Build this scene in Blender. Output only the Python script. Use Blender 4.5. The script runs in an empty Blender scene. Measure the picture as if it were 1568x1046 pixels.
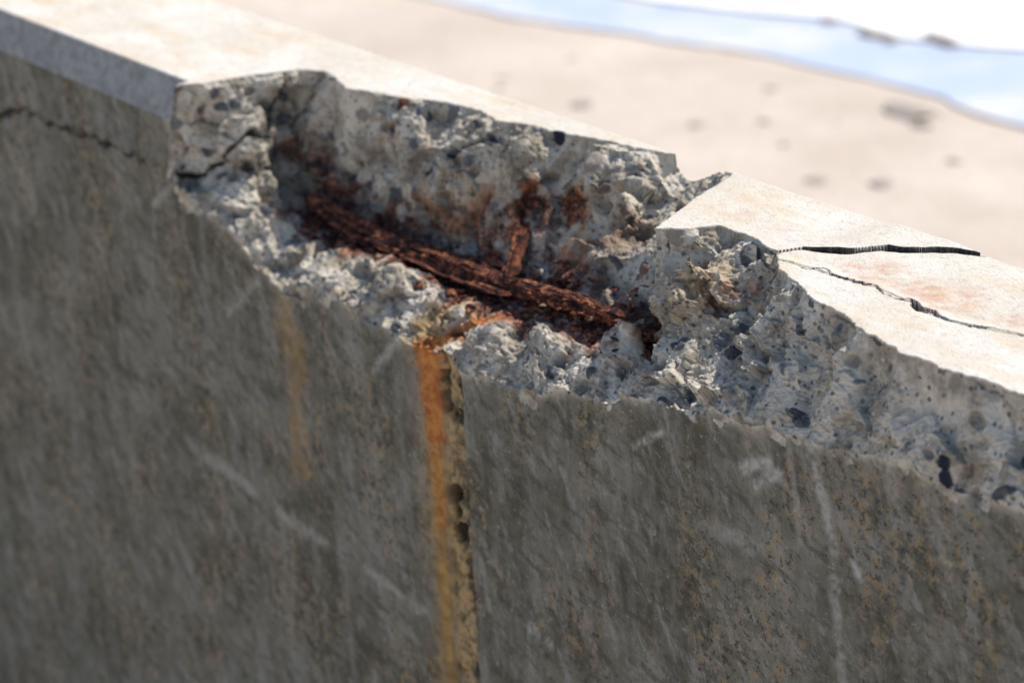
import bpy, math, random, bmesh
import numpy as np
from mathutils import Matrix, Vector
random.seed(4); rng=np.random.RandomState(7)
scene=bpy.context.scene
# ---------------------------------------------------------------- survey
# World frame: X along the wall, Y through its 0.305 m thickness, Z up; top of wall z=0,
# front face y=0, construction joint x=0.  Features were surveyed from a station at STN;
# a sight line is intersected with a vertical plane (known y) or level plane (known z).
STN=(2.608,-1.734,1.0)
def ray(px,py):
    a=px-784;b=523-py
    return (.583*a-.2638*b-3074.4, .8112*a+.2465*b+2122.8, -.0494*a+.9326*b-1430.8)
def Wy(px,py,y=0.0):
    r=ray(px,py); s=(y-STN[1])/r[1]; return (STN[0]+s*r[0],y,STN[2]+s*r[2])
def Wz(px,py,z=0.0):
    r=ray(px,py); s=(z-STN[2])/r[2]; return (STN[0]+s*r[0],STN[1]+s*r[1],z)
T=.305
# ---------------------------------------------------------------- noise
def h3(ix,iy,iz,seed):
    h=(ix.astype(np.int64)*374761393+iy.astype(np.int64)*668265263+iz.astype(np.int64)*2147483647//3+seed*974634777)&0xffffffff
    h=((h^(h>>13))*1274126177)&0xffffffff
    h=((h^(h>>16))*2246822519)&0xffffffff
    h=h^(h>>15)
    return (h&0xffffff).astype(np.float32)/np.float32(0xffffff)
def vn(p,seed=0):
    i=np.floor(p).astype(np.int64); f=(p-i).astype(np.float32); f=f*f*(3-2*f)
    r=0
    for dx in (0,1):
        wx=f[:,0] if dx else 1-f[:,0]
        for dy in (0,1):
            wy=f[:,1] if dy else 1-f[:,1]
            for dz in (0,1):
                wz=f[:,2] if dz else 1-f[:,2]
                r=r+wx*wy*wz*h3(i[:,0]+dx,i[:,1]+dy,i[:,2]+dz,seed)
    return r*2-1
def fbm(p,o=3,seed=0):
    r=0;a=1;t=0
    for k in range(o):
        r=r+a*vn(p*(2.03**k)+k*17.3,seed+k); t+=a; a*=.5
    return r/t
def worley(p,seed=0):
    i=np.floor(p).astype(np.int64); n=len(p)
    F1=np.full(n,9,np.float32); F2=np.full(n,9,np.float32); idh=np.zeros(n,np.float32); D=np.zeros((n,3),np.float32)
    for dx in (-1,0,1):
        for dy in (-1,0,1):
            for dz in (-1,0,1):
                c=(i[:,0]+dx,i[:,1]+dy,i[:,2]+dz)
                q=np.stack([c[k]+h3(*c,seed+k) for k in range(3)],1)
                d=(p-q).astype(np.float32); L=np.sqrt((d*d).sum(1))
                m=L<F1
                F2=np.where(m,F1,np.minimum(F2,L)); F1=np.where(m,L,F1)
                idh=np.where(m,h3(*c,seed+9),idh); D=np.where(m[:,None],d,D)
    return F1,F2,idh,D
def sstep(a,b,x):
    t=np.clip((x-a)/(b-a),0,1); return t*t*(3-2*t)
def segdist(P,pts):
    pts=np.array(pts,float); best=np.full(len(P),9.0)
    for a,b in zip(pts[:-1],pts[1:]):
        d=b-a; t=np.clip(((P-a)@d)/(d@d+1e-12),0,1)
        best=np.minimum(best,np.linalg.norm(P-(a+t[:,None]*d),axis=1))
    return best
def n1(x,f,seed): 
    return fbm(np.stack([x*f,x*0+.37,x*0+seed*1.7],1),4,seed)
# ---------------------------------------------------------------- curves
top_px=[(270,130),(310,128),(350,121),(390,114),(430,110),(455,106),(495,108),(530,135),(575,142),(620,150),(670,155),(720,165),(760,185),(800,190),(835,197),(870,205),(920,215),(980,228),(1035,240),(1112,268),(1060,305),(1000,350),(1050,350),(1100,345),(1140,358),(1190,385),(1190,410),(1215,432),(1250,460),(1290,480),(1320,505),(1380,540),(1440,560),(1500,580),(1568,605)]
tp=np.array([Wz(*p)[:2] for p in top_px]); tp[18,1]=.31; tp[19,1]=.31
tp=np.array(sorted(tp.tolist()))
front_px=[(250,240),(265,268),(275,300),(330,340),(360,370),(385,400),(430,450),(470,455),(510,450),(560,490),(600,510),(630,530),(665,540),(705,568),(740,572),(780,580),(820,605),(860,600),(905,610),(950,600),(1000,610),(1040,620),(1080,625),(1130,645),(1180,665),(1240,680),(1330,695),(1390,710),(1450,745),(1500,760),(1568,780)]
fp=np.array([(lambda q:(q[0],q[2]))(Wy(*p)) for p in front_px])
XL=-.742
def shear(x):  # undercut of the left end of the break
    return .42*(1-sstep(-.72,-.45,x))*sstep(-.95,-.80,x)
fpu=fp.copy()
fpu[:,0]=fp[:,0]-shear(fp[:,0])*fp[:,1]
fpu=fpu[np.argsort(fpu[:,0])]
CH=.06
def zb_of(x):
    z=np.interp(x,fpu[:,0],fpu[:,1])
    z=z+.009*n1(x,20,3)+.004*n1(x,110,5)
    k=sstep(XL-.004,XL+.006,x)
    return -CH*(1-k)+z*k
def yt_of(x):
    y=np.interp(x,tp[:,0],tp[:,1])
    y=y+(.008*n1(x,26,11)+.0055*n1(x,110,12))*sstep(XL,XL+.06,x)
    return np.where(x<XL,0,np.maximum(y,0))
inter=[(300,150,.03),(330,180,.05),(300,220,.03),(380,200,.08),(400,260,.08),(340,290,.03),(400,340,.05),(430,400,.03),(430,300,.1),(460,200,.17),(460,250,.17),(480,300,.15),
(500,260,.18),(500,330,.135),(540,200,.195),(560,290,.17),(600,360,.135),(620,280,.165),(620,210,.175),(700,220,.185),(700,300,.17),(700,370,.155),(700,400,.13),(800,230,.215),(800,290,.215),(840,330,.225),(800,380,.165),(860,400,.18),(800,440,.125),(900,430,.155),(960,300,.225),(900,350,.205),(960,380,.195),(900,460,.125),(950,490,.13),(1000,510,.135),(900,260,.23),
(1050,285,.3),(1010,320,.265),(990,360,.22),(960,410,.17),(1000,400,.088),(940,440,.135),(960,470,.115),(1050,390,.08),(1050,440,.07),(1100,430,.095),(1150,400,.13),(1170,440,.12),(1050,490,.085),(1000,540,.08),
(650,450,.055),(720,430,.1),(600,430,.035),(700,480,.045),(760,510,.035),(850,500,.08),(820,560,.025),(900,560,.035),(950,580,.025),(540,400,.065),(500,400,.045),(600,390,.085),
(1060,560,.04),(1120,540,.06),(1130,470,.1),(1200,520,.07),(1250,540,.055),(1250,620,.025),(1350,600,.04),(1400,650,.02),(1500,680,.02),(1100,600,.02),(1180,600,.035),(1450,600,.04)]
C=[]
for p in inter:
    q=Wy(*p); C.append((q[0]-float(shear(np.array(q[0])))*q[2],q[1],q[2]))
for x in np.arange(XL+.012,1.0,.035): C.append((x,0,float(np.interp(x,fpu[:,0],fpu[:,1]))))
for i in range(len(tp)-1):
    a,b=tp[i],tp[i+1]; L=np.linalg.norm(b-a); k=max(1,int(L/.03))
    for j in range(k):
        q=a+(b-a)*j/k
        if q[1]<.303: C.append((q[0],q[1],-.006))
C=np.array(C)
keep=[]
for i,c in enumerate(C):
    if all(np.hypot(*(c[:2]-C[j][:2]))>.008 for j in keep): keep.append(i)
C=C[keep]
Dm=np.sqrt(((C[:,None,:2]-C[None,:,:2])**2).sum(-1)+1e-5)
n=len(C); A=np.zeros((n+3,n+3)); A[:n,:n]=-Dm; A[:n,n]=1; A[:n,n+1:]=C[:,:2]; A[n:,:n]=A[:n,n:].T
w=np.linalg.solve(A,np.concatenate([C[:,2],[0,0,0]]))
def rbf(x,y):
    out=np.empty(len(x))
    for s in range(0,len(x),20000):
        xx=x[s:s+20000,None];yy=y[s:s+20000,None]
        d=np.sqrt((xx-C[None,:,0])**2+(yy-C[None,:,1])**2+1e-5)
        out[s:s+20000]=-d@w[:n]+w[n]+w[n+1]*xx[:,0]+w[n+2]*yy[:,0]
    return out
barline=np.array([Wy(*p) for p in [(470,303,.132),(520,330,.126),(600,368,.120),(720,418,.114),(800,442,.110),(900,468,.106),(960,496,.104),(1010,520,.106)]])
# ---------------------------------------------------------------- columns
X=np.concatenate([np.arange(-9,-2.2,.25),np.arange(-2.2,-.9,.0045),np.arange(-.9,1.05,.0017),np.arange(1.05,1.5,.008),np.arange(1.5,6,.25)])
NX=len(X); zb=zb_of(X); yt=yt_of(X)
Y0=np.linspace(0,T,241)
gx,gy=np.meshgrid(X,Y0,indexing='ij')
S=rbf(np.clip(gx,-.8,1.0).ravel(),gy.ravel()).reshape(gx.shape)
S=S+(zb[:,None]-S[:,:1])*np.exp(-gy/.012)
gb=np.where((gx>-.66)&(gx<.28))
pb=np.stack([gx[gb],gy[gb]],1)
wob=np.stack([pb[:,0]*40,pb[:,1]*40,pb[:,0]*0],1)
dB=segdist(pb+.008*np.stack([vn(wob,401),vn(wob,402)],1),barline[:,:2]+np.array([0,.005]))
bz=np.interp(gx[gb],barline[:,0],barline[:,2])
S[gb]=np.where(dB<.044,S[gb]+(np.minimum(S[gb],bz-.019)-S[gb])*(1-sstep(.024,.044,dB)),S[gb])
S=np.minimum(S,-.003)
chm=np.minimum(0,-CH+gy*(CH/.024))
H=np.where(gy>yt[:,None],0,S)
H=np.where((X<XL)[:,None],chm,H)
NR=400
PY=np.empty((NX,NR));PZ=np.empty((NX,NR))
for i in range(NX):
    s=np.concatenate([[0],np.cumsum(np.hypot(np.diff(Y0),np.diff(H[i])))])
    t=np.linspace(0,s[-1],NR); PY[i]=np.interp(t,s,Y0); PZ[i]=np.interp(t,s,H[i])
PX=np.repeat(X[:,None],NR,1)
B=np.stack([PX,PY,PZ],-1)
du=np.gradient(B,axis=0);dv=np.gradient(B,axis=1)
N=np.cross(du,dv); N/=np.linalg.norm(N,axis=-1,keepdims=True)+1e-9
for _ in range(8):
    N[1:-1]=(N[1:-1]+N[:-2]+N[2:])/3; N[:,1:-1]=(N[:,1:-1]+N[:,:-2]+N[:,2:])/3
N/=np.linalg.norm(N,axis=-1,keepdims=True)+1e-9
frac=((PZ<-.0025)&(X>XL)[:,None]).astype(float)
inside=sstep(0,.012,yt[:,None]-PY)*frac
B3=B.reshape(-1,3); P=B3.copy(); Nf=N.reshape(-1,3); fr=frac.ravel(); ins=inside.ravel()
idx=np.where(fr>0)[0]; q=P[idx]
big=fbm(q*11,3,21)*.016
wq=q+.007*np.stack([fbm(q*40,2,31),fbm(q*40,2,32),fbm(q*40,2,33)],1)
F1,F2,idh,D=worley(wq*16,41)
rv=np.stack([(idh*7.13)%1-.5,(idh*31.7)%1-.5,(idh*131.3)%1-.5],1)
facet=((D*rv).sum(1)*.040+(idh-.5)*.011)
F1b,F2b,idb,Db=worley(wq*44,51)
rvb=np.stack([(idb*7.13)%1-.5,(idb*31.7)%1-.5,(idb*131.3)%1-.5],1)
mod=.25+.95*sstep(-.25,.33,fbm(q*10,2,35))
facet2=((Db*rvb).sum(1)*.016+(idb-.5)*.0035)*mod
F1c,F2c,idc,Dc=worley(wq*120+3,56)
rvc=np.stack([(idc*7.13)%1-.5,(idc*31.7)%1-.5,(idc*131.3)%1-.5],1)
facet3=((Dc*rvc).sum(1)*.0048+(idc-.5)*.0011)*(.45+.8*mod)
G1,G2,ida,_=worley((q+.003*np.stack([vn(q*80,65),vn(q*80,66),vn(q*80,67)],1))*np.array([38,38,44]),61)
st=np.clip(1-(G1/(.28+.27*((ida*91.7)%1)))**2,0,1)**.5
K1,K2,idk,_=worley((q+.008*np.stack([vn(q*45,68),vn(q*45,69),vn(q*45,70)],1))*np.array([21,23,30]),81)
sk=np.clip(1-(K1/(.26+.16*((idk*91.7)%1)))**2,0,1)**.45
stone=np.where(ida>.76,st*.0045,0)-np.where(ida<.17,st*.0080,0)+np.where(idk>.82,sk*.006,0)-np.where(idk<.09,sk*.010,0)
fine=.0016*(1-2*np.abs(fbm(q*130,2,71)))+.0009*vn(q*330,73)+.0005*vn(q*700,74)
rough_amt=1-.30*sstep(.45,.8,q[:,0])
smooth_st=1-.7*np.where(idk>.82,sstep(0,.4,sk),0)
disp=((big+facet+(facet2+facet3)*smooth_st)*rough_amt+stone+fine*smooth_st)*(.22+.78*ins[idx])
sm=np.maximum(np.where(ida>.76,sstep(0,.3,st),0),np.where(idk>.82,sstep(0,.3,sk),0))
stmask=np.zeros(len(P)); stmask[idx]=sm; stid=np.zeros(len(P)); stid[idx]=np.where((idk>.82)&(sk>0),((idk*23.9)%1)*.7,((ida*17.3)%1)**1.3)
pit=np.zeros(len(P)); pit[idx]=np.maximum(np.where(ida<.17,st,0),np.where(idk<.09,sk,0)*.7)
dbar=segdist(q,barline); nb=1-sstep(.020,.042,dbar); disp=disp*(1-nb)+nb*np.minimum(disp,.3*disp-.003)
front_of=(1-sstep(.03,.070,dbar))*(q[:,1]<.10); disp=disp-front_of*np.maximum(disp,0)*.7-front_of*.002
off=np.zeros_like(P); off[idx]=Nf[idx]*disp[:,None]
P=P+off
P[:,2]=np.where(fr>0,np.minimum(P[:,2],-.0008),P[:,2])
P[:,1]=np.clip(P[:,1],-.003,T+.006)
it=np.where((fr==0)&(B3[:,2]>-.001))[0]
q=P[it].copy(); P[it,2]+=.0009*fbm(q*60,3,81)
yc=np.array([Wz(*p)[:2] for p in [(1183,385),(1230,379),(1270,384),(1310,385),(1360,380),(1400,384),(1470,385),(1500,397)]])
yc=yc[np.argsort(yc[:,0])]; yc[-1,1]=.31
cx=q[:,0]; cy=np.interp(cx,yc[:,0],yc[:,1])+.009*n1(cx,14,91)+.002*n1(cx,70,90)
inr=(cx>yc[0,0])&(cx<yc[-1,0])
prog=np.clip((cx-yc[0,0])/(yc[-1,0]-yc[0,0]),0,1)
behind=inr&(q[:,1]>=cy)
P[it,2]+=np.where(behind,.0045*sstep(0,.3,prog)*(1-.5*sstep(.7,1,prog))*(1+.3*n1(cx,40,88)),0)
gw=.0034+.0018*np.sin(prog*3.1)+.0024*n1(cx,24,92)+.007*(1-sstep(0,.15,prog))
gw=np.maximum(gw,.0016)
crk=np.zeros(len(P))
dcy=q[:,1]-cy
g=inr&(dcy<0)&(dcy>-2*gw)
P[it,2]-=np.where(g,.025,0)
RS=.00098   # snap rows to the crack lips so the broken edge is continuous
sn_=inr&(dcy>=0)&(dcy<RS); P[it,1]=np.where(sn_,cy,P[it,1])
sn_=inr&(dcy<0)&(dcy>-RS); P[it,1]=np.where(sn_,cy-.00012,P[it,1])
sn_=inr&(dcy<=-2*gw)&(dcy>-2*gw-RS); P[it,1]=np.where(sn_,cy-2*gw,P[it,1])
g2=inr*sstep(-2*gw-.0018,-2*gw-.0010,dcy)*sstep(.0026,.0012,dcy)
crk[it]=np.maximum(crk[it],g2)
c2=[Wz(*p)[:2] for p in [(1190,398),(1240,410),(1275,422),(1340,440),(1390,462),(1420,480),(1460,493),(1510,505),(1568,515),(1640,540)]]
wv=q[:,:2]+.006*np.stack([vn(q*50,95),vn(q*50,96)],1)+.0018*np.stack([vn(q*220,93),vn(q*220,94)],1)
d2=segdist(wv,c2); wc=.0004+.0011*np.clip(vn(q*25,97),-1,1)
cc=Wz(1405,474)[:2]; wc=wc+.0050*np.exp(-((q[:,0]-cc[0])**2)/.0006)
m=d2<wc; P[it,2]-=np.where(m,.012,0); crk[it]=np.maximum(crk[it],sstep(.0010,.0,d2-wc))
P[it,2]+=.002*sstep(.02,0,d2)*(q[:,1]>np.interp(q[:,0],*zip(*sorted(c2))))
fi=np.where((P[:,0]>-.9)&(P[:,0]<-.55)&(fr>0))[0]
c3=[]
for p in [(440,112,.17),(415,170,.12),(395,200,.09),(340,235,.045),(262,270,0)]:
    a=Wy(*p); c3.append((a[0]-float(shear(np.array(a[0])))*a[2],a[1],a[2]))
q3=B3[fi]
d3=segdist((q3+.006*np.stack([vn(q3*70,98),vn(q3*70,99),vn(q3*70,93)],1))[:,[0,1]],[c[:2] for c in c3])
m=d3<.0024; P[fi]-=Nf[fi]*np.where(m,.010,0)[:,None]; crk[fi]=np.maximum(crk[fi],m)
P=P.reshape(NX,NR,3)
offr0=off.reshape(NX,NR,3)[:,0]
# ---------------------------------------------------------------- front face rows
NF=400; t=np.linspace(1,0,NF+1)[:-1]
ZF=zb[:,None]+(-2.3-zb[:,None])*(t[None,:]**1.6)
FX=np.repeat(X[:,None],NF,1); FY=np.zeros_like(FX)
q=np.stack([FX,FY,ZF],-1).reshape(-1,3); dep=(zb[:,None]-ZF).ravel()
fy=.0016*fbm(q*12,3,101)+.0010*fbm(q*110,3,103)
W1,W2,wi,_=worley(q*70,105)
fpit=np.where(wi<.10,np.clip(1-(W1/.25)**2,0,1),0); fy+=fpit*.0035
jx=q[:,0]+.005*vn(q*np.array([0,0,22.]),111)+.002*vn(q*np.array([0,0,120.]),112)
jl=sstep(-.114,-.092,jx); jr=1-sstep(-.0265,-.0235,q[:,0]+.0016*vn(q*np.array([0,0,90.]),113))
jm=jl*jr
fill=sstep(-.084,-.076,jx)*jr
rough=fbm(q*45,3,115)*.008+.0025*fbm(q*160,2,116)
G1,G2,gi,_=worley(q*np.array([34,34,22])+.5*np.stack([vn(q*60,119),vn(q*60,118),vn(q*60,120)],1),117); hole=np.where(gi<.40,np.clip(1-(G1/.62)**2,0,1),0)
rough+=hole*.022-np.where(gi>.65,np.clip(1-(G1/.5)**2,0,1)**.5*.006,0)
fy+=jm*.004+fill*(.004+rough)
fillpit=fill*np.clip(np.maximum(sstep(.18,.5,hole),sstep(-.036,-.029,jx+.006*vn(q*np.array([0,0,35.]),114))*jr*.95),0,1)  # voids plus a strip at the right edge: gap shade painted dark
c4=[(lambda a:(a[0],a[2]))(Wy(*p)) for p in [(-60,170),(0,178),(40,165),(60,180),(90,195),(150,213),(190,232),(225,246),(262,268)]]
wv=q[:,[0,2]]+.009*np.stack([vn(q*45,121),vn(q*45,122)],1)+.004*np.stack([vn(q*150,123),vn(q*150,124)],1)
fsub=np.where((q[:,0]<-.7)&(q[:,2]>-.4))[0]
fcr=np.zeros(len(q)); dd=segdist(wv[fsub],c4); m=dd<.0036+.0018*vn(q[fsub]*30,126); fcr[fsub]=m; fy[fsub]+=np.where(m,.010,0)
up=(q[fsub,2]>np.interp(q[fsub,0],*zip(*sorted(c4)))); fy[fsub]-=up*.005*sstep(.05,0,dd)
fade=np.exp(-dep/.006)
chipn=np.clip(fbm(q*45,3,131)+.1,0,1)*np.exp(-dep/.02)*.012*(q[:,0]>XL-.03)
FP=q+np.stack([0*fy,fy*(1-fade*.7)+chipn,0*fy],1)+np.repeat(offr0,NF,0)*fade[:,None]
FP=FP.reshape(NX,NF,3)
NB=14; tb=np.linspace(0,1,NB+1)[1:]
BK=np.zeros((NX,NB,3)); BK[...,0]=X[:,None]; BK[...,1]=T
ztop=P[:,-1,2]
BK[...,2]=ztop[:,None]+(-2.3-ztop[:,None])*tb[None,:]**2
ALL=np.concatenate([FP,P,BK],1); NT=ALL.shape[1]
sh=shear(ALL[...,0]); ALL[...,0]+=sh*np.maximum(ALL[...,2],-.5)*np.exp(-np.maximum(-.3-ALL[...,2],0)*6)
V=ALL.reshape(-1,3)
ii,jj=np.meshgrid(np.arange(NX-1),np.arange(NT-1),indexing='ij')
a=(ii*NT+jj).ravel(); quads=np.stack([a,a+NT,a+NT+1,a+1],1)
me=bpy.data.meshes.new('concrete_wall')
me.vertices.add(len(V)); me.vertices.foreach_set('co',V.astype(np.float32).ravel())
me.loops.add(quads.size); me.loops.foreach_set('vertex_index',quads.astype(np.int32).ravel())
me.polygons.add(len(quads)); me.polygons.foreach_set('loop_start',np.arange(0,quads.size,4,dtype=np.int32))
me.update(calc_edges=True)
wall=bpy.data.objects.new('concrete_wall',me); scene.collection.objects.link(wall)
me.polygons.foreach_set('use_smooth',np.ones(len(quads),dtype=bool))
# ---------------------------------------------------------------- masks
def full(f,p,b=0.0):
    o=np.full((NX,NT),float(b))
    if f is not None: o[:,:NF]=np.asarray(f).reshape(NX,NF)
    if p is not None: o[:,NF:NF+NR]=np.asarray(p).reshape(NX,NR)
    return o.ravel()
def setattr_(name,v):
    at=me.attributes.new(name,'FLOAT','POINT'); at.data.foreach_set('value',v.astype(np.float32))
xr=(q[:,0]>XL-.02)
edge=np.clip(fade*1.3,0,1)*xr
spall=full(np.maximum(np.clip(edge+(chipn>.0022)*.9,0,1),0),frac)
spall=np.maximum(spall,full(fill,None))
setattr_('spall',spall)
setattr_('fill',full(fill*1.0,None))
chmask=((fr==0)&(B3[:,0]<XL)&(B3[:,2]<-.001)).astype(float)
topm=full(None,(fr==0)*sstep(-.004,-.001,B3[:,2])); setattr_('top',topm)
setattr_('chamfer',full(None,chmask))
setattr_('crack',full(np.maximum(fcr,fillpit),np.maximum(crk,pit*.55)))
setattr_('stone',full(fill*(gi>.7)*.6,stmask)); setattr_('stoneid',full((gi*13.7)%1,stid))
near=(V[:,0]>-1.0)&(V[:,0]<1.1)&(V[:,2]>-1.6); ni=np.where(near)[0]; Q=V[ni]
nz=fbm(Q*32,4,141); nz2=fbm(Q*90,3,143)
deep=np.zeros(len(V)); ora=np.zeros(len(V)); yel=np.zeros(len(V)); scf=np.zeros(len(V)); drk=np.zeros(len(V))
d=segdist(Q,barline); deep[ni]=sstep(.070,.028,d+.050*nz+.020*nz2)
def blob(px,r,soft=.6,amp=.6):
    dd=np.linalg.norm(Q-np.array(Wy(*px)),axis=1)
    return 1-sstep(r*soft,r,dd+amp*r*nz+.3*amp*r*nz2)
def stroke(pxs,r,amp=.6,soft=.3):
    dd=segdist(Q,[Wy(*p) for p in pxs]); return 1-sstep(r*soft,r,dd+amp*r*nz+.3*amp*r*nz2)
dl=np.maximum.reduce([stroke([(770,325,.20),(820,305,.215),(865,315,.22),(880,335,.21)],.036),stroke([(830,330,.215),(845,360,.2),(840,410,.175)],.045)*.9,
   stroke([(790,340,.19),(800,430,.13)],.040),stroke([(600,195,.185),(610,230,.18)],.018),blob((620,165,.2),.014),blob((725,365,.155),.05)*.85,
   blob((455,225,.17),.04)*.8,stroke([(475,240,.175),(520,300,.155)],.045)*.85,blob((960,355,.2),.05)*.5,blob((1150,380,.12),.018)*.6,stroke([(1100,470,.1),(1180,420,.12)],.022)*.7,blob((1185,385,.14),.012)*.7,
   stroke([(930,490,.115),(1010,530,.1)],.04),blob((720,450,.09),.04)*.8,stroke([(900,545,.06),(960,545,.06)],.022)*.8,stroke([(540,370,.1),(620,405,.09),(720,445,.09)],.035)*.95,stroke([(860,410,.17),(930,440,.14)],.04)*.7,stroke([(570,290,.17),(580,240,.18)],.03)*.5,stroke([(650,360,.15),(700,340,.16)],.04)*.6])
deep[ni]=np.maximum(deep[ni],dl)
ol=np.maximum.reduce([stroke([(805,465,.09),(760,490,.06),(700,518,.03),(645,535,0)],.026,.5),stroke([(690,452,.08),(730,447,.09)],.02),
   stroke([(775,308,.2),(820,284,.215),(870,300,.21),(888,340,.2)],.019,.8)*.95,stroke([(740,310,.18),(690,350,.16)],.03)*.4,blob((900,400,.18),.035)*.3,blob((860,390,.17),.03)*.5,
   stroke([(700,320,.165),(640,300,.165)],.035)*.22,stroke([(820,440,.12),(900,460,.12)],.02)*.6,blob((1160,640,.02),.02)*.3,blob((960,420,.15),.03)*.3,
   stroke([(642,530,0),(655,560,0),(662,660,0)],.028,.5)*.95,stroke([(662,660,0),(675,800,0)],.022,.6,.1)*.5])
ora[ni]=ol
zf=V[ni][:,2]
run=np.exp(-np.abs(Q[:,0]+.100+.005*nz)/.018)*sstep(-1.45,-.30,zf)*(Q[:,1]<.03)*(zf<-.22)
yl=np.maximum.reduce([run*1.5*np.clip(.9+.4*nz,0,1),stroke([(435,470,0),(450,540,0),(455,700,0)],.05,.6,.05)*.42,stroke([(700,470,.05),(650,500,.02),(660,520,.01)],.05)*.7,stroke([(760,440,.1),(800,420,.13)],.03)*.4,blob((1060,430,.08),.07,.2)*.4,stroke([(640,330,.16),(800,300,.2),(940,340,.2)],.07,.5,.2)*.3])
yel[ni]=np.clip(yl,0,1)
for p,r,a_ in [((1150,330),.06,.8),((1330,415),.08,1.3),((1440,450),.10,1.3),((1540,490),.06,.9),((1190,350),.05,.5)]:
    c=Wz(*p); dd=np.hypot(Q[:,0]-c[0],(Q[:,1]-c[1])*1.6)
    ora[ni]=np.maximum(ora[ni],(1-sstep(r*.1,r,dd+.03*nz))*a_*.42*(Q[:,2]>-.003)*np.clip(.6+nz2,0,1))
for p,r in [((852,212,.25),.014),((875,210,.25),.010),((1050,352,.094),.008),((1052,372,.078),.012),((1046,388,.078),.010),((1442,708,0),.011),((1446,735,0),.012),((885,285,.215),.010),((820,570,.025),.008),((1130,520,.07),.012),((650,260,.17),.012),((560,160,.19),.01)]:
    dd=np.linalg.norm(Q-np.array(Wy(*p)),axis=1); drk[ni]=np.maximum(drk[ni],1-sstep(r*.75,r,dd+.4*r*nz2))
fm=(V[:,1]<.02)&(V[:,2]<-.06)&(V[:,0]>-2)&(V[:,0]<1.2); si=np.where(fm)[0]; QS=V[si]
sn=fbm(QS*60,3,151); sn2=fbm(QS*220,2,153); sn3=fbm(QS*35,2,157)
for s,r,a_ in [(((235,315),(258,285)),.012,.5),(((350,480),(395,430)),.013,.45),(((570,565),(612,520)),.011,.5),(((968,685),(1012,662)),.008,.8),(((1242,690),(1280,850)),.010,.6),(((1278,890),(1292,1060)),.011,.5),(((430,785),(500,832)),.014,.45),(((560,870),(650,935)),.012,.4),(((815,962),(840,985)),.012,.65),(((1308,865),(1317,880)),.010,.9),(((290,680),(390,750)),.018,.4),(((1138,718),(1178,705)),.010,.75),(((1155,745),(1192,722)),.010,.75),(((35,270),(50,310)),.022,.5),(((1012,620),(1020,650)),.008,.4),(((1360,720),(1368,760)),.012,.35),(((1210,680),(1225,830)),.008,.3),(((1420,760),(1460,900)),.016,.3),(((1070,800),(1160,840)),.016,.35)]:
    dd=segdist(QS[:,[0,2]],[(lambda a:(a[0],a[2]))(Wy(*x)) for x in s])
    scf[si]=np.maximum(scf[si],(1-sstep(0,r*1.2,dd+.6*r*sn))*a_*np.clip(.75+.9*sn2+.5*sn3,0,1)*1.2)
setattr_('deep',deep);setattr_('ora',ora);setattr_('yel',yel);setattr_('dark',drk);setattr_('scuff',scf)
# ---------------------------------------------------------------- shader helpers
class NT_:
    def __init__(s,name):
        s.m=bpy.data.materials.new(name); s.m.use_nodes=True; s.t=s.m.node_tree; s.b=s.t.nodes['Principled BSDF']; s.b.inputs['Roughness'].default_value=.85
        s.b.inputs['Specular IOR Level'].default_value=.3
    def n(s,ty,**k):
        x=s.t.nodes.new(ty)
        for a_,v in k.items(): setattr(x,a_,v)
        return x
    def l(s,a_,b_): s.t.links.new(a_,b_)
    def attr(s,name): return s.n('ShaderNodeAttribute',attribute_name=name).outputs['Fac']
    def pos(s,scale=(1,1,1),rot=(0,0,0)):
        g=s.n('ShaderNodeNewGeometry'); m=s.n('ShaderNodeMapping'); m.inputs['Scale'].default_value=scale
        src=g.outputs['Position']
        if any(rot):
            r_=s.n('ShaderNodeMapping'); r_.inputs['Rotation'].default_value=rot; s.l(src,r_.inputs['Vector']); src=r_.outputs['Vector']
        s.l(src,m.inputs['Vector']); return m.outputs['Vector']
    def noise(s,vec,sc,det=4,ro=.55,dist=0):
        x=s.n('ShaderNodeTexNoise'); x.inputs['Scale'].default_value=sc;x.inputs['Detail'].default_value=det;x.inputs['Roughness'].default_value=ro;x.inputs['Distortion'].default_value=dist
        s.l(vec,x.inputs['Vector']); return x.outputs['Fac']
    def vor(s,vec,sc,feat='F1'):
        x=s.n('ShaderNodeTexVoronoi',feature=feat); x.inputs['Scale'].default_value=sc; s.l(vec,x.inputs['Vector']); return x
    def ramp(s,f,stops):
        x=s.n('ShaderNodeValToRGB'); e=x.color_ramp.elements
        while len(e)<len(stops): e.new(.5)
        for el_,(p,c) in zip(e,stops):
            el_.position=p; el_.color=(c,c,c,1) if not isinstance(c,tuple) else (*c,1)
        s.l(f,x.inputs['Fac']); return x.outputs['Color']
    def mix(s,f,a_,b_,bt='MIX'):
        x=s.n('ShaderNodeMix',data_type='RGBA',blend_type=bt)
        for sock,v in ((x.inputs[0],f),(x.inputs[6],a_),(x.inputs[7],b_)):
            if isinstance(v,(int,float)): sock.default_value=v if sock==x.inputs[0] else (v,v,v,1)
            elif isinstance(v,tuple): sock.default_value=(*v,1)
            else: s.l(v,sock)
        return x.outputs[2]
    def math(s,op,a_,b_=0.0,clamp=False):
        x=s.n('ShaderNodeMath',operation=op,use_clamp=clamp)
        for sock,v in ((x.inputs[0],a_),(x.inputs[1],b_)):
            if isinstance(v,(int,float)): sock.default_value=v
            else: s.l(v,sock)
        return x.outputs[0]
    def bump(s,h,strength,dist):
        x=s.n('ShaderNodeBump'); x.inputs['Strength'].default_value=strength; x.inputs['Distance'].default_value=dist
        s.l(h,x.inputs['Height']); s.l(x.outputs[0],s.b.inputs['Normal']); return x
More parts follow.
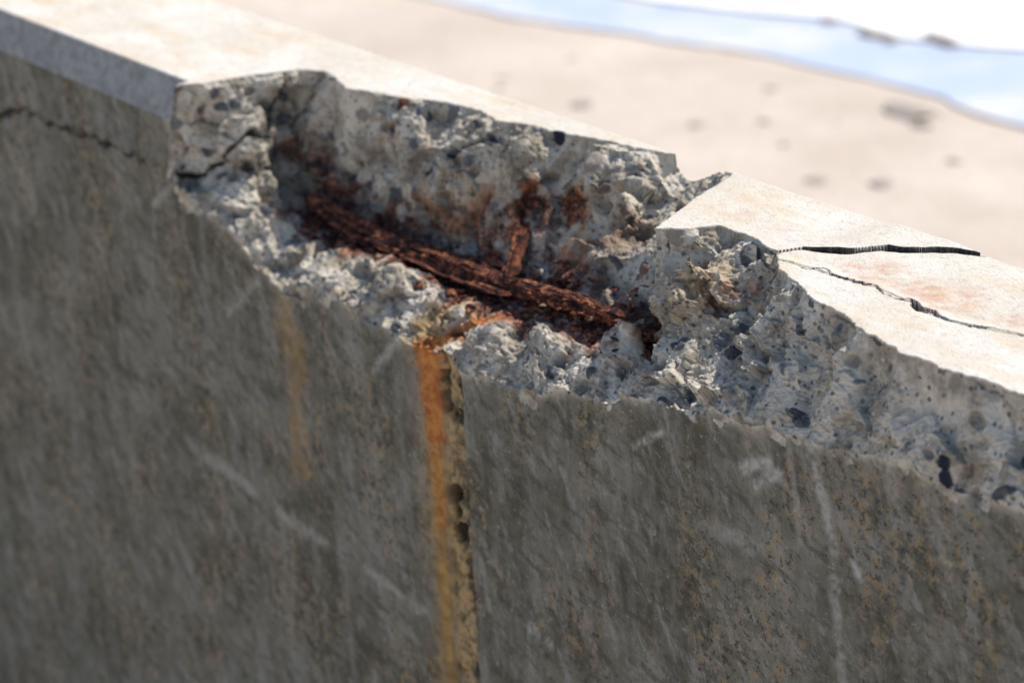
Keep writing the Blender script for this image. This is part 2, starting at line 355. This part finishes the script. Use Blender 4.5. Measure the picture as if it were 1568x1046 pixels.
# ---------------------------------------------------------------- wall material
M=NT_('weathered_concrete'); P0=M.pos()
N6=M.noise(P0,6,4,.65); N60=M.noise(P0,48,4,.8); N100=M.noise(P0,85,4,.8)
streak=M.noise(M.pos((9,9,1.9)),3.2,5,.72)
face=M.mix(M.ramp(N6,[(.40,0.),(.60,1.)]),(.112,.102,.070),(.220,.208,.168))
face=M.mix(M.math('MULTIPLY',M.ramp(streak,[(.46,0.),(.63,1.)]),.50),face,(.31,.305,.275))
diag=M.noise(M.pos((14,14,5),(0,math.radians(28),0)),2.4,5,.75)
face=M.mix(M.math('MULTIPLY',M.ramp(diag,[(.53,0.),(.62,1.)]),.48),face,(.39,.375,.335))
diag2=M.noise(M.pos((6,6,16),(0,math.radians(-20),0)),2.6,5,.75)
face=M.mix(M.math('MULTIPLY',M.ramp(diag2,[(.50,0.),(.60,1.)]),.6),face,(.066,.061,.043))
och=M.ramp(N60,[(.52,0.),(.57,1.)]); ochm=M.ramp(M.noise(M.pos((1.6,1.6,.8)),4.5,4,.65),[(.46,0.),(.57,1.)])
face=M.mix(M.math('MULTIPLY',M.math('MULTIPLY',och,ochm),.68),face,(.35,.25,.135))
face=M.mix(M.math('MULTIPLY',M.math('MULTIPLY',M.ramp(N100,[(.54,0.),(.60,1.)]),M.ramp(ochm,[(0,.25),(1,1.)])),.8),face,(.036,.033,.026))
face=M.mix(M.math('MULTIPLY',M.ramp(N100,[(.33,1.),(.40,0.)]),.6),face,(.48,.46,.41))
face=M.mix(M.attr('scuff'),face,(.50,.485,.44))
face=M.mix(M.attr('chamfer'),face,M.mix(M.ramp(N60,[(.4,0.),(.6,1.)]),(.27,.27,.265),(.42,.415,.40)))  # clean formed concrete, painted paler to stand in for sky light on the bevel
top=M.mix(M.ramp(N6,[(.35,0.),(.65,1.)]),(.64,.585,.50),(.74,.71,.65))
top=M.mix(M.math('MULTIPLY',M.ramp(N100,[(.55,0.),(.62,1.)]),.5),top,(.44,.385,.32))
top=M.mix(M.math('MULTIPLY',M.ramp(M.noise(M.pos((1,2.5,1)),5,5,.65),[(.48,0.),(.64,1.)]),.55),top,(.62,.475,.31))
fn=M.noise(P0,18,5,.75)
fr_=M.mix(M.ramp(fn,[(.40,0.),(.58,1.)]),(.33,.285,.22),(.66,.605,.51))
v=M.vor(P0,150); vr=M.n('ShaderNodeSeparateColor'); M.l(v.outputs['Color'],vr.inputs[0])
small=M.math('MULTIPLY',M.ramp(vr.outputs[0],[(.68,0.),(.70,1.)]),M.ramp(v.outputs['Distance'],[(.35,1.),(.5,0.)]))
smallc=M.ramp(vr.outputs[1],[(0.,(.05,.055,.065)),(.4,(.14,.14,.15)),(.65,(.36,.27,.18)),(1.,(.70,.67,.62))])
fr_=M.mix(M.math('MULTIPLY',small,.8),fr_,smallc)
stc=M.ramp(M.attr('stoneid'),[(0.,(.025,.035,.055)),(.3,(.08,.097,.13)),(.5,(.18,.18,.19)),(.75,(.42,.33,.23)),(1.,(.66,.62,.56))])
fr_=M.mix(M.math('MULTIPLY',M.attr('stone'),M.math('ADD',.55,M.math('MULTIPLY',N60,.6),True)),fr_,stc)
fr_=M.mix(M.math('MULTIPLY',M.attr('fill'),.85),fr_,M.mix(M.ramp(N60,[(.42,0.),(.56,1.)]),(.10,.068,.034),(.48,.33,.15)))
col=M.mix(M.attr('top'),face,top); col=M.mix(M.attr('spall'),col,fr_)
col=M.mix(M.attr('dark'),col,(.02,.025,.04))
yc_=M.mix(M.ramp(N60,[(.4,0.),(.6,1.)]),(.36,.19,.045),(.50,.31,.10))
col=M.mix(M.math('MULTIPLY',M.attr('yel'),.85),col,yc_)
oc=M.mix(M.ramp(N60,[(.4,0.),(.6,1.)]),(.38,.10,.022),(.64,.26,.065))
col=M.mix(M.math('MULTIPLY',M.attr('ora'),.95),col,oc)
dn=M.noise(P0,55,4,.8)
dc=M.ramp(dn,[(.36,(.020,.014,.020)),(.47,(.065,.026,.022)),(.54,(.21,.065,.035)),(.63,(.50,.23,.13))])
dm=M.math('MULTIPLY',M.attr('deep'),M.ramp(M.noise(P0,34,4,.75),[(.40,.40),(.49,1.)]))
col=M.mix(dm,col,dc)
col=M.mix(M.math('MULTIPLY',M.attr('crack'),.94),col,(.022,.019,.016))  # shade inside cracks, pits and joint voids painted in as near-black
M.l(col,M.b.inputs['Base Color'])
M.bump(M.noise(P0,240,4,.75),.8,.0032)
me.materials.append(M.m)
# ---------------------------------------------------------------- rebar
R=NT_('rusted_steel'); p=R.pos()
rc=R.ramp(R.noise(p,60,5,.85),[(.36,(.020,.014,.018)),(.46,(.060,.025,.022)),(.53,(.20,.060,.033)),(.59,(.46,.17,.08)),(.70,(.62,.33,.20))])
R.l(rc,R.b.inputs['Base Color']); R.bump(R.noise(p,300,4,.85),1.0,.004)
steel=bpy.data.objects.new('rusted_rebar',None); scene.collection.objects.link(steel)
def add_mesh(name,Vv,Ff,mat,parent=None,smooth=False):
    m_=bpy.data.meshes.new(name); m_.from_pydata([tuple(map(float,v_)) for v_ in Vv],[],[tuple(int(i_) for i_ in f_) for f_ in Ff]); m_.update()
    o=bpy.data.objects.new(name,m_); scene.collection.objects.link(o); m_.materials.append(mat); o.parent=parent
    if smooth: m_.polygons.foreach_set('use_smooth',np.ones(len(m_.polygons),dtype=bool))
    return o
def tube(name,pts,r0,seed,K=36,step=.0016,flat=.7,amp=.35):
    pts=np.array(pts,float); s=np.concatenate([[0],np.cumsum(np.linalg.norm(np.diff(pts,axis=0),axis=1))])
    n_=int(s[-1]/step); tt=np.linspace(0,s[-1],n_); c=np.stack([np.interp(tt,s,pts[:,k]) for k in range(3)],1)
    for _ in range(12): c[1:-1]=(c[1:-1]+c[:-2]+c[2:])/3
    c+=.004*np.stack([tt*0,fbm(np.stack([tt*22,tt*0,tt*0+seed],1),3,seed),fbm(np.stack([tt*22,tt*0+4,tt*0+seed],1),3,seed)],1)
    tg=np.gradient(c,axis=0); tg/=np.linalg.norm(tg,axis=1)[:,None]
    for _ in range(10): tg[1:-1]=(tg[1:-1]+tg[:-2]+tg[2:])/3
    up=np.array([0,0,1.]) if abs(tg[len(tg)//2][2])<.8 else np.array([1.,0,0])
    sd=np.cross(tg,up); sd/=np.linalg.norm(sd,axis=1)[:,None]; uu=np.cross(sd,tg)
    an=np.linspace(0,2*np.pi,K,endpoint=False)
    dirs=sd[:,None]*np.cos(an)[None,:,None]+uu[:,None]*np.sin(an)[None,:,None]*flat
    f=(c[:,None]+dirs*r0).reshape(-1,3)
    ca,sa=np.tile(np.cos(an),n_),np.tile(np.sin(an),n_)
    fl=fbm(np.stack([np.repeat(tt,K)*20,ca*2.6,sa*2.6],1),3,seed)
    w1=worley(np.stack([np.repeat(tt,K)*18,ca*2.6+5,sa*2.6],1)+.3*np.stack([fl,fl*0,fl],1),seed+5)
    w2=worley(np.stack([np.repeat(tt,K)*80,ca*3.6+5,sa*3.6],1),seed+6)
    rr=1+amp*fl+amp*1.4*(w1[2]-.5)+amp*.6*(w2[2]-.5)+.14*fbm(f*300,2,seed+8)
    endt=np.repeat(np.minimum(1,np.minimum(tt,s[-1]-tt)/.015+.15),K)
    vv=(c[:,None]+dirs*r0*(rr*endt).reshape(n_,K,1)).reshape(-1,3)
    F=[(i*K+j,i*K+(j+1)%K,(i+1)*K+(j+1)%K,(i+1)*K+j) for i in range(n_-1) for j in range(K)]
    return add_mesh(name,vv,F,R.m,steel,False)
tube('main_bar',barline+np.array([0,-.001,.000]),.0112,201,flat=.8,amp=.50)
tube('delaminated_layer',[lp for lp in (barline[1:5]+np.array([0,-.019,-.004]))],.0065,221,flat=.4,amp=.8)
tube('delaminated_layer.001',(barline[4:7]+np.array([0,-.006,.009]))[[0,1,2]],.009,241,flat=.5,amp=.6)
tube('delaminated_layer.002',(barline[2:5]+np.array([0,.016,.002])),.006,251,flat=.6,amp=.8)
tube('stirrup',[Wy(*p) for p in [(805,338,.205),(797,362,.178),(788,390,.155),(783,410,.14),(775,428,.124)]],.0085,231,amp=.6)
Vv=[];Ff=[]
PP=ALL[:,NF:NF+NR].reshape(-1,3)
sel=PP[(PP[:,0]>-.62)&(PP[:,0]<.28)]
ds=segdist(sel,barline); cm=(ds<.065)&(ds>.008)&(sel[:,1]<.16); cand=sel[cm]; wgt=np.exp(-ds[cm]/.020); ch=rng.choice(len(cand),650,p=wgt/wgt.sum())
for k in ch:
    c=cand[k]+np.array([0,-.001,.001]); L=rng.uniform(.003,.014); Wd=L*rng.uniform(.25,.6); th=rng.uniform(.0006,.0018)
    rot=Matrix.Rotation(rng.uniform(-.5,.5)+rng.choice([0,0,1.2]),3,'Z')@Matrix.Rotation(rng.uniform(-.7,.7),3,'X')@Matrix.Rotation(rng.uniform(-.4,.4),3,'Y')
    nn=7; b0=len(Vv); ring=[]
    for j in range(nn):
        t_=2*math.pi*j/nn; rj=rng.uniform(.5,1.15); ring.append((math.cos(t_)*L*rj,math.sin(t_)*Wd*rj))
    for z_ in (th,-th):
        for (x_,y_) in ring: Vv.append(c+np.array(rot@Vector((x_,y_,z_))))
    Ff.append(tuple(b0+j for j in range(nn))); Ff.append(tuple(b0+nn+j for j in reversed(range(nn))))
    for j in range(nn): Ff.append((b0+j,b0+nn+j,b0+nn+(j+1)%nn,b0+(j+1)%nn))
add_mesh('rust_flakes',Vv,Ff,R.m,steel)
# ---------------------------------------------------------------- beach
GZ=-2.2
def G(px,py,z=GZ): return Wz(px,py,z)[:2]
Sd=NT_('sand'); p=Sd.pos()
sc=Sd.mix(Sd.ramp(Sd.noise(p,1.3,4,.6),[(.35,0.),(.65,1.)]),(.53,.45,.38),(.63,.55,.475))
sc=Sd.mix(Sd.math('MULTIPLY',Sd.ramp(Sd.noise(p,7,3,.7),[(.5,0.),(.7,1.)]),.35),sc,(.47,.395,.325))
Sd.l(sc,Sd.b.inputs['Base Color']); Sd.bump(Sd.noise(p,14,4,.7),.5,.03)
nn=90; gxx=np.concatenate([[-900,-200,-60],np.linspace(-30,30,nn),[60,200,900]]); gyy=gxx
a_,b_=np.meshgrid(gxx,gyy,indexing='ij'); pz=np.stack([a_.ravel()*.8,b_.ravel()*.8,a_.ravel()*0],1)
zz=GZ+.010*fbm(pz,3,301)*(np.abs(a_.ravel())<30)*(np.abs(b_.ravel())<30)
n_=len(gxx); Vv=np.stack([a_.ravel(),b_.ravel(),zz-.02],1)
Ff=[(i*n_+j,(i+1)*n_+j,(i+1)*n_+j+1,i*n_+j+1) for i in range(n_-1) for j in range(n_-1)]
add_mesh('beach_sand',Vv,Ff,Sd.m,None,True)
def strip(name,near_,far_,z,mat,seed):
    near_=np.array(near_);far_=np.array(far_)
    N_=400; t1=np.linspace(0,1,len(near_)); tt=np.linspace(0,1,N_)
    A_=np.stack([np.interp(tt,t1,near_[:,k]) for k in (0,1)],1); B_=np.stack([np.interp(tt,np.linspace(0,1,len(far_)),far_[:,k]) for k in (0,1)],1)
    A_+=.22*np.stack([fbm(np.stack([A_[:,0]*1.1,tt*0,tt*0+seed],1),4,seed)]*2,1)
    Vv=[(*x_,z) for x_ in A_]+[(*x_,z) for x_ in B_]
    Ff=[(i,i+1,N_+i+1,N_+i) for i in range(N_-1)]
    return add_mesh(name,Vv,Ff,mat)
shore=[G(*p) for p in [(690,0),(850,35),(1000,60),(1200,80),(1400,130),(1568,190)]]
d0=np.array(shore[0])-np.array(shore[2]); d0/=np.linalg.norm(d0); d1=np.array(shore[-1])-np.array(shore[-3]); d1/=np.linalg.norm(d1)
shore=[tuple(np.array(shore[0])+d0*60)]+shore+[tuple(np.array(shore[-1])+d1*60)]
foam=[G(*p) for p in [(950,0),(1100,10),(1280,30),(1350,55),(1568,75)]]
foam=[tuple(np.array(foam[0])+d0*60)]+foam+[tuple(np.array(foam[-1])+d1*60)]
nrm=np.array([-d1[1],d1[0]]); nrm=nrm if nrm[1]>0 else -nrm
Wt=NT_('shallow_water'); Wt.l(Wt.mix(Wt.ramp(Wt.noise(Wt.pos(),1.6,4,.6),[(.4,0.),(.62,1.)]),(.50,.57,.70),(.70,.69,.71)),Wt.b.inputs['Base Color']); Wt.b.inputs['Roughness'].default_value=.25; Wt.bump(Wt.noise(Wt.pos(),6,3,.6),.3,.02)  # pale blue base colour paints in the sky reflected by the wet film
Fo=NT_('foam_mat'); Fo.l(Fo.mix(Fo.ramp(Fo.noise(Fo.pos(),1.2,4,.6),[(.3,0.),(.5,1.)]),(.80,.82,.86),(.95,.95,.95)),Fo.b.inputs['Base Color'])
Se=NT_('sea_mat'); Se.l(Se.mix(Se.ramp(Se.noise(Se.pos(),.5,4,.6),[(.4,0.),(.6,1.)]),(.25,.36,.42),(.6,.68,.72)),Se.b.inputs['Base Color']); Se.b.inputs['Roughness'].default_value=.15; Se.bump(Se.noise(Se.pos(),1.5,4,.6),.5,.1)
strip('shallow_water',shore,[tuple(np.array(s_)+nrm*12) for s_ in shore],GZ-.012,Wt.m,5)
strip('sea_foam',foam,[tuple(np.array(s_)+nrm*14) for s_ in foam],GZ+.0,Fo.m,9)
strip('sea_water',[tuple(np.array(s_)+nrm*9) for s_ in foam],[tuple(np.array(s_)+nrm*900) for s_ in foam],GZ+.01,Se.m,13)
St=NT_('pebble'); St.l(St.ramp(St.noise(St.pos(),5,3,.6),[(.3,(.26,.225,.20)),(.7,(.40,.35,.31))]),St.b.inputs['Base Color'])
bm=bmesh.new()
def stone_(x,y,r,z=GZ-.02):
    ret=bmesh.ops.create_icosphere(bm,subdivisions=2,radius=r); k=rng.uniform(.6,1.3,3)
    for v_ in ret['verts']:
        c=v_.co; c.x*=k[0]*1.3;c.y*=k[1];c.z*=.30*k[2]; c*=1+.25*math.sin(c.x*9/r+x)*math.cos(c.y*7/r+y)
        c.x+=x;c.y+=y;c.z+=z
for p,r in [((890,155),.05),((1065,185),.035),((1250,270),.05),((1350,275),.045),((1390,165),.09),((1410,185),.04),((1200,215),.025),((1180,130),.03),((1440,60),.07),((1455,66),.05),((1425,54),.04),((1340,52),.06),((1325,50),.04),((1365,60),.05),((1270,30),.04),((1460,240),.03),((980,250),.025),((1170,180),.03)]:
    x,y=G(*p); stone_(x,y,r,GZ-.02+(.02 if p[1]<70 else 0))
for _ in range(160):
    x,y=rng.uniform(-14,4),rng.uniform(3,11); stone_(x,y,rng.uniform(.008,.022))
ms=bpy.data.meshes.new('beach_pebbles'); bm.to_mesh(ms); bm.free(); ob=bpy.data.objects.new('beach_pebbles',ms); scene.collection.objects.link(ob); ms.materials.append(St.m)
# ---------------------------------------------------------------- light
to=Vector((.16,.535,.83)).normalized(); el=math.asin(to.z); rt=math.atan2(to.x,to.y)
sl=bpy.data.lights.new('sun','SUN'); sl.energy=5; sl.angle=math.radians(.5); sl.color=(1,.94,.85)
so=bpy.data.objects.new('sun',sl); scene.collection.objects.link(so); so.rotation_euler=(-to).to_track_quat('-Z','Y').to_euler()
wd=bpy.data.worlds.new('World'); scene.world=wd; wd.use_nodes=True; wt=wd.node_tree
sky=wt.nodes.new('ShaderNodeTexSky'); sky.sky_type='NISHITA'; sky.sun_disc=False; sky.sun_elevation=el; sky.sun_rotation=rt
wt.links.new(sky.outputs[0],wt.nodes['Background'].inputs[0]); wt.nodes['Background'].inputs[1].default_value=.14
# ---------------------------------------------------------------- camera
Xr=Vector((.583,-.2638,.7686)).normalized(); Zr=Vector((-.0494,.9326,.3577)); Zr=(Zr-Xr*Zr.dot(Xr)).normalized(); Yr=Zr.cross(Xr)
Rm=Matrix((Xr,Yr,Zr)).to_4x4()
cd=bpy.data.cameras.new('camera'); cam=bpy.data.objects.new('camera',cd); scene.collection.objects.link(cam)
cam.matrix_world=Matrix.Translation(STN)@Rm
cd.sensor_width=36; cd.lens=4000/1568*36; cd.clip_end=3000; cd.clip_start=.05
cd.dof.use_dof=True; cd.dof.focus_distance=3.0; cd.dof.aperture_fstop=4.0
scene.camera=cam
scene.view_settings.view_transform='Standard'; scene.view_settings.look='None'; scene.view_settings.exposure=0
